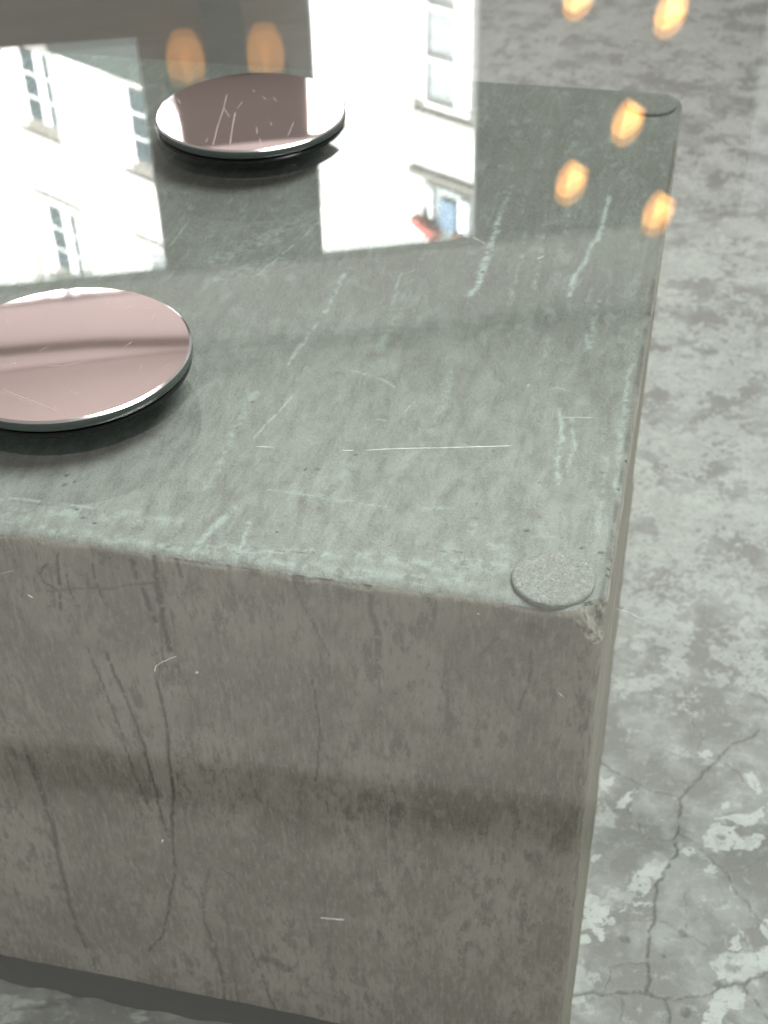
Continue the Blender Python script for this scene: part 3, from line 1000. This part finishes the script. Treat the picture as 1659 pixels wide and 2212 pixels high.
for k in range(90):     # small holes and dark specks
    x, y = rs.uniform(0, 1290), rs.uniform(1350, 2200)
    r = rs.uniform(1.2, 3.2)
    sub(isfront, dark, X3, Z3, fp([(x, y), (x + 1, y + rs.uniform(0, 3))]), wpx(r, (x, 1300)), rs.uniform(.4, .85), .5, 0, 900 + k)
for k in range(70):     # bloom spots right of the middle
    x, y = rs.normal(640, 120), rs.uniform(1440, 1720)
    r = rs.uniform(3, 10)
    sub(isfront, dark, X3, Z3, fp([(x, y), (x + rs.uniform(-2, 2), y + rs.uniform(2, 14))]), wpx(r, (x, 1300)), rs.uniform(.2, .42), .8, .15, 1000 + k)
FRONT_PALE = [
    ([(815, 1400), (825, 1497), (834, 1618), (841, 1900), (849, 2212)], 5, .75), (c7([(375, 860), (395, 920), (420, 990)]), 5, .8), (c5([(60, 170), (0, 175)]), 5, .3),
    (c7([(780, 265), (785, 330)]), 8, .5), (c7([(955, 525), (985, 560)]), 9, .45), (c5([(420, 262), (520, 270)]), 10, .3), (c5([(740, 350), (800, 355)]), 12, .3),
    (c7([(190, 190), (230, 350)]), 5, .3), (c7([(1410, 640), (1412, 720)]), 4, .35), (c7([(1565, 0), (1570, 60)]), 4, .2), (c5([(25, 680), (60, 780)]), 8, .4),
    (c6([(5, 740), (12, 1200)]), 4, .5), (c7([(1270, 270), (1275, 360)]), 5, .3), ([(852, 1850), (850, 2212)], 9, .3),
]
for k, (pl, w, s) in enumerate(FRONT_PALE):
    sub(isfront, pale, X3, Z3, fp(pl), wpx(w, (pl[0][0], 1300)), s, .7, .25, 1200 + 3 * k)
# chipped corner: bare rough aggregate
cz = fbm(X3 + Y3, Z3 + Y3 * .3, 420, 81, 3)
pale = np.where(chip, np.maximum(pale * 0, .18 * smooth(.45, .65, cz)), pale)
dark = np.where(chip, .75 * smooth(.5, .32, cz), dark)
# side face and rounded rim: darker side, dark line below the rim
rim = np.exp(-(((BH - Z3) - .0085) / .0016) ** 2) * isright + 1.1 * np.exp(-((X3 + .0022) / .0011) ** 2) * istop
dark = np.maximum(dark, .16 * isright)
dark = np.maximum(dark, .6 * rim * smooth(.25, .6, fbm(Y3, Z3, 90, 91, 3)))
pale = np.maximum(pale, .35 * isright * np.exp(-(((BH - Z3) - .006) / .003) ** 2))
P[:, 2] -= np.where(istop, dark * .0004, 0)
wash = (.12 + .70 * smooth(.30, .02, Y3)) * istop * (1 - chipm) 
wash *= .72 + .5 * (fbm(X3, Y3, 14, 97, 5) - .5)
block = np_mesh('concrete_block', P, F, M['block'], {'pale': pale, 'dark': dark, 'wash': wash})
tag(block, 'low grey cast concrete block with streaked faces and a chipped corner under the glass', 'table base')

# dark bedding strip along the foot of the front
sx = np.linspace(-BW, -.0, 420)
prot = .0088 + .0035 * (fbm(sx, 0 * sx, 40, 61, 4) - .5) * 2
hgt = .004 + .0028 * fbm(sx, 0 * sx + 3, 70, 63, 4)
V = np.concatenate([np.stack([sx, 0 * sx + .002, hgt], 1), np.stack([sx, -prot * .55, hgt * .75], 1), np.stack([sx, -prot * .9, hgt * .45], 1), np.stack([sx, -prot, 0 * sx - .0005], 1)])
n = len(sx)
Fq = grid_faces(4, n)
strip = np_mesh('bedding_strip', V, Fq[:, ::-1], M['strip'])
strip.parent = block
sy = np.linspace(.0, BL, 300)
xe = -(.0022 * (sy / BL) ** 2 + .0066 * sy / BL)
prot = .0022 + .0012 * fbm(sy, 0 * sy, 50, 67, 4)
V = np.concatenate([np.stack([xe - .001, sy, 0 * sy + .004], 1), np.stack([xe + prot * .7, sy, 0 * sy + .003], 1), np.stack([xe + prot, sy, 0 * sy - .0005], 1)])
st2 = np_mesh('bedding_strip', V, grid_faces(3, len(sy)), M['strip2'])
st2.parent = block

# ------------------------------------------------------------------ felt pads
def pad(c, r, label, mat='felt'):
    prof = [(.0001, 0), (r, 0), (r + .00012, PAD_T * .3), (r, PAD_T - .0006), (r - .0004, PAD_T - .0002), (r - .0009, PAD_T - .00005), (.0001, PAD_T - .00005)]
    v, f = lathe(prof, 72)
    rs = np.random.RandomState(int(c[1] * 1e4))
    o = mesh_obj('felt_pad', v, f, M[mat], None, False)
    o.location = (c[0], c[1], BH + .0002)
    tag(o, label, 'felt pad', 'felt pads between block and glass')


pad((-.01885, .01415), .01385, 'round grey felt pad at the near chipped corner of the block')
pc = on_z(1424, 221, BH + .003)
pad((pc[0] - .0045, min(pc[1], BL - .0195)), .01385, 'round grey felt pad at the far right corner of the block', 'felt_dark')

# ------------------------------------------------------------------ glass top
glass = boxes('glass_tabletop', [((-.9, -.27, ZG - GLASS_T), (.38, .80, ZG))], M['glass'])
tag(glass, 'clear green-tinted glass tabletop lying over the concrete block', 'glass tabletop')


def ribbon(name, pts, w, z, mat, parent, zfun=None):
    """a hair-fine raised mark on a surface, tapering to both ends"""
    Pn = [np.array(p, float) for p in pts]
    L, R, T = [], [], []
    n = len(Pn)
    for i, p in enumerate(Pn):
        d = Pn[min(i + 1, n - 1)] - Pn[max(i - 1, 0)]
        d /= np.linalg.norm(d)
        k = np.array([-d[1], d[0]])
        ww = w * (0.25 if i in (0, n - 1) else random.uniform(.7, 1.2))
        zz = z if zfun is None else zfun(p)
        L.append((*(p + k * ww), zz)); R.append((*(p - k * ww), zz)); T.append((*p, zz + w * .4))
    V = L + T + R
    F = [(i, i + 1, n + i + 1, n + i) for i in range(n - 1)] + [(n + i, n + i + 1, 2 * n + i + 1, 2 * n + i) for i in range(n - 1)]
    F = [q[::-1] for q in F]
    return mesh_obj(name, V, F, mat, parent)


def gpts(pl, sub=6):
    q = [on_z(a, b, ZG)[:2] for a, b in pl]
    out = []
    for a, b in zip(q[:-1], q[1:]):
        for t in np.linspace(0, 1, sub, endpoint=False):
            out.append(a + (b - a) * t + np.random.RandomState(int(abs(a[0]) * 1e5 + t * 100)).uniform(-.00006, .00006, 2))
    out.append(q[-1])
    return out


SCR = [([(790, 973), (830, 970), (960, 967), (1040, 965), (1105, 963)], .00019), ([(738, 973), (764, 973)], .00022), ([(551, 964), (590, 966)], .0002), ([(745, 1075), (775, 1075)], .00015),
       ([(1329, 1314), (1348, 1320), (1360, 1322), (1372, 1331), (1386, 1337)], .00013), ([(334, 1452), (336, 1440), (350, 1430), (382, 1417)], .00013), ([(60, 1285), (72, 1292)], .0003),
       ([(692, 1983), (715, 1985), (745, 1987)], .00018), ([(1168, 1204), (1177, 1213)], .0002), ([(1184, 841), (1200, 838), (1222, 841)], .0001), ([(1205, 901), (1290, 902)], .00008),
       ([(1130, 1160), (1225, 1160)], .00009), ([(735, 1159), (750, 1159)], .00016), ([(1020, 512), (1032, 518), (1048, 526)], .0002), ([(1160, 560), (1176, 553)], .00016), ([(1205, 1495), (1220, 1508)], .0001),
       ([(1080, 1060), (1130, 1057)], .00007), ([(1030, 1325), (1036, 1328)], .0002), ([(0, 1240), (30, 1232)], .0001)]
for pl, w in SCR:
    ribbon('scratch', gpts(pl), w, ZG + .00004, M['scratch'] if pl[0][1] < 1000 else M['scratch_faint'], glass)

# dust grains lying on the glass: countless, one object
rs = np.random.RandomState(21)
V, F = [], []
spots = [(1140, 833, .0009), (425, 1453, .0007), (351, 1817, .0006), (62, 1287, .0004), (763, 1112, .0004), (1023, 1462, .0004)]
for k in range(50):
    spots.append((rs.uniform(0, 1659), rs.uniform(60, 2200), rs.uniform(.00006, .00016)))
for x, y, r in spots:
    c = on_z(x, y, ZG)
    if any(math.hypot(c[0] - a, c[1] - b) < .052 for a, b in ((-.2218, .329), (-.2234, .0897))): continue
    a, e = rs.uniform(0, 3.1), rs.uniform(.4, 1)
    b = len(V)
    for px, py, pz in ((1, 0, 0), (0, 1, 0), (-1, 0, 0), (0, -1, 0), (0, 0, .7), (0, 0, -.001)):
        qx, qy = px * r, py * r * e
        V.append((c[0] + qx * math.cos(a) - qy * math.sin(a), c[1] + qx * math.sin(a) + qy * math.cos(a), ZG + .00005 + pz * r))
    F += [(b, b + 1, b + 4), (b + 1, b + 2, b + 4), (b + 2, b + 3, b + 4), (b + 3, b, b + 4)]
dust = mesh_obj('dust', V, F, M['scratch_faint'])
tag(dust, 'pale dust grains scattered over the glass', 'dust', kind='stuff')


# ------------------------------------------------------------------ mirrored coasters
CEDGE, CGAP, LAYER = .0042, .0010, .0022


def coaster(c, label, tilt, scr, dome):
    c0 = np.array([c[0], c[1], BH + .0195])
    zt_ = ZG + LAYER + CGAP + CEDGE + .0005
    c1 = CAM + (c0 - CAM) * ((zt_ - CAM[2]) / (c0[2] - CAM[2]))
    c = (c1[0], c1[1])
    CRAD = .05 * (zt_ - CAM[2]) / (c0[2] - CAM[2])
    t = empty('coaster', (c[0], c[1], ZG))
    tag(t, label, 'coaster', 'rose mirrored coasters on the glass')
    R0 = CRAD - .0011
    zb = LAYER + CGAP
    zt = zb + CEDGE
    prof = []
    for r in np.linspace(R0, .0001, 26):
        prof.append((r, zt + .0004 + (R0 * R0 - r * r) / (2 * dome)))
    tops = mesh_obj('mirror_face', *[q for q in lathe(prof, 128)], M['mirror'], None, True)
    bev = mesh_obj('bevel', *lathe([(CRAD - .0001, zt - .0003), (CRAD - .0006, zt + .0001), (R0, zt + .0004)], 128), M['bevel'], None, True)
    ed = mesh_obj('glass_edge', *lathe([(CRAD - .0008, zb), (CRAD, zb + .0006), (CRAD, zt - .0006), (CRAD - .0001, zt - .0003)], 128), M['edge'], None, True)
    un = mesh_obj('underside', *lathe([(.0001, zb), (CRAD - .0008, zb)], 128), M['felt_black'], None, False)
    ft = mesh_obj('felt_layer', *lathe([(CRAD - .0022, LAYER - .0002), (CRAD - .0022, zb + .0002)], 96), M['felt_black'], None, False)
    lw = mesh_obj('edge_reflection', *lathe([(.0001, .0001), (CRAD - .0012, .0001), (CRAD - .0006, .0006), (CRAD - .0006, LAYER - .0005), (CRAD - .0011, LAYER), (.0001, LAYER)], 128), M['reflection_black'], None, False)  # added black disc standing in for the edge's reflection in the glass
    kids = [tops, bev, ed, un, ft, lw]

    def zf(p): return zt + .0004 + (R0 * R0 - p[0] ** 2 - p[1] ** 2) / (2 * dome) + .00003
    for pl, w in scr:
        q = [on_z(a, b, ZG + zt + .0006)[:2] - np.array(c) for a, b in pl]
        out = []
        for a, b in zip(q[:-1], q[1:]):
            out += [a + (b - a) * s for s in np.linspace(0, 1, 5, endpoint=False)]
        out.append(q[-1])
        if max(np.hypot(*p) for p in out) < R0 - .001:
            kids.append(ribbon('scratch', out, w * .7, 0, M['scr2'], None, zf))
    for k in kids: k.parent = t
    for k in kids:
        if k.name.split('.')[0] in ('mirror_face', 'scratch'):
            k.rotation_euler = tilt
            k.location.z = -zt * (1 - math.cos(tilt[0]))
    return t


t_ = NT('mirror_scratch')
M['scr2'] = t_.done(t_.n('MixShader', {0: 0.45, 1: t_.bsdf(Base_Color=(0.5, 0.43, 0.42, 1), Roughness=0.5), 2: t_.n('BsdfTransparent').outputs[0]}).outputs[0])


def k1(p): return [((580 + .5063 * a) / 1.8228, (240 + .5063 * b) / 1.8228) for a, b in p]
def k2(p): return [((.5063 * a) / 1.8228, (1080 + .5063 * b) / 1.8228) for a, b in p]


coaster((-.22179, .32903), 'rose mirrored round coaster farther back, reflecting the bright doorway', (math.radians(1.7), 0, 0),
        [(k1([(622, 265), (590, 390), (548, 500), (505, 650)]), .00028), (k1([(685, 400), (665, 500), (640, 640)]), .00042), (k1([(600, 370), (640, 438)]), .00022),
         (k1([(745, 320), (700, 375)]), .00018), (k1([(870, 580), (890, 660)]), .00024), (k1([(1140, 470), (1090, 580)]), .0002), (k1([(850, 505), (855, 560)]), .0003), (k1([(235, 290), (260, 335)]), .00025),
         (k1([(980, 290), (1010, 325)]), .0002), (k1([(820, 235), (840, 255)]), .0002), (k1([(890, 285), (930, 310)]), .0002), (k1([(470, 580), (455, 615)]), .0002), (k1([(960, 470), (968, 500)]), .0002)], 2.0)
coaster((-.22337, .08968), 'rose mirrored round coaster at the left edge, cut off by the picture', (0, 0, 0),
        [(k2([(0, 890), (230, 975), (510, 1090)]), .00016), (k2([(0, 910), (250, 1000), (420, 1070)]), .0001), (k2([(370, 715), (510, 712), (640, 680)]), .0002), (k2([(890, 270), (1040, 250)]), .0002),
         (k2([(820, 230), (900, 190)]), .00018), (k2([(1110, 275), (1215, 252)]), .00018), (k2([(50, 340), (52, 390)]), .00018), (k2([(1180, 370), (1195, 300)]), .00012), (k2([(540, 910), (605, 932)]), .00018),
         (k2([(1270, 725), (1350, 680)]), .00012), (k2([(1090, 740), (1110, 690)]), .0001), (k2([(60, 700), (130, 690)]), .0002), (k2([(300, 600), (380, 560)]), .0002), (k2([(960, 570), (1030, 520)]), .00015)], 4.5)
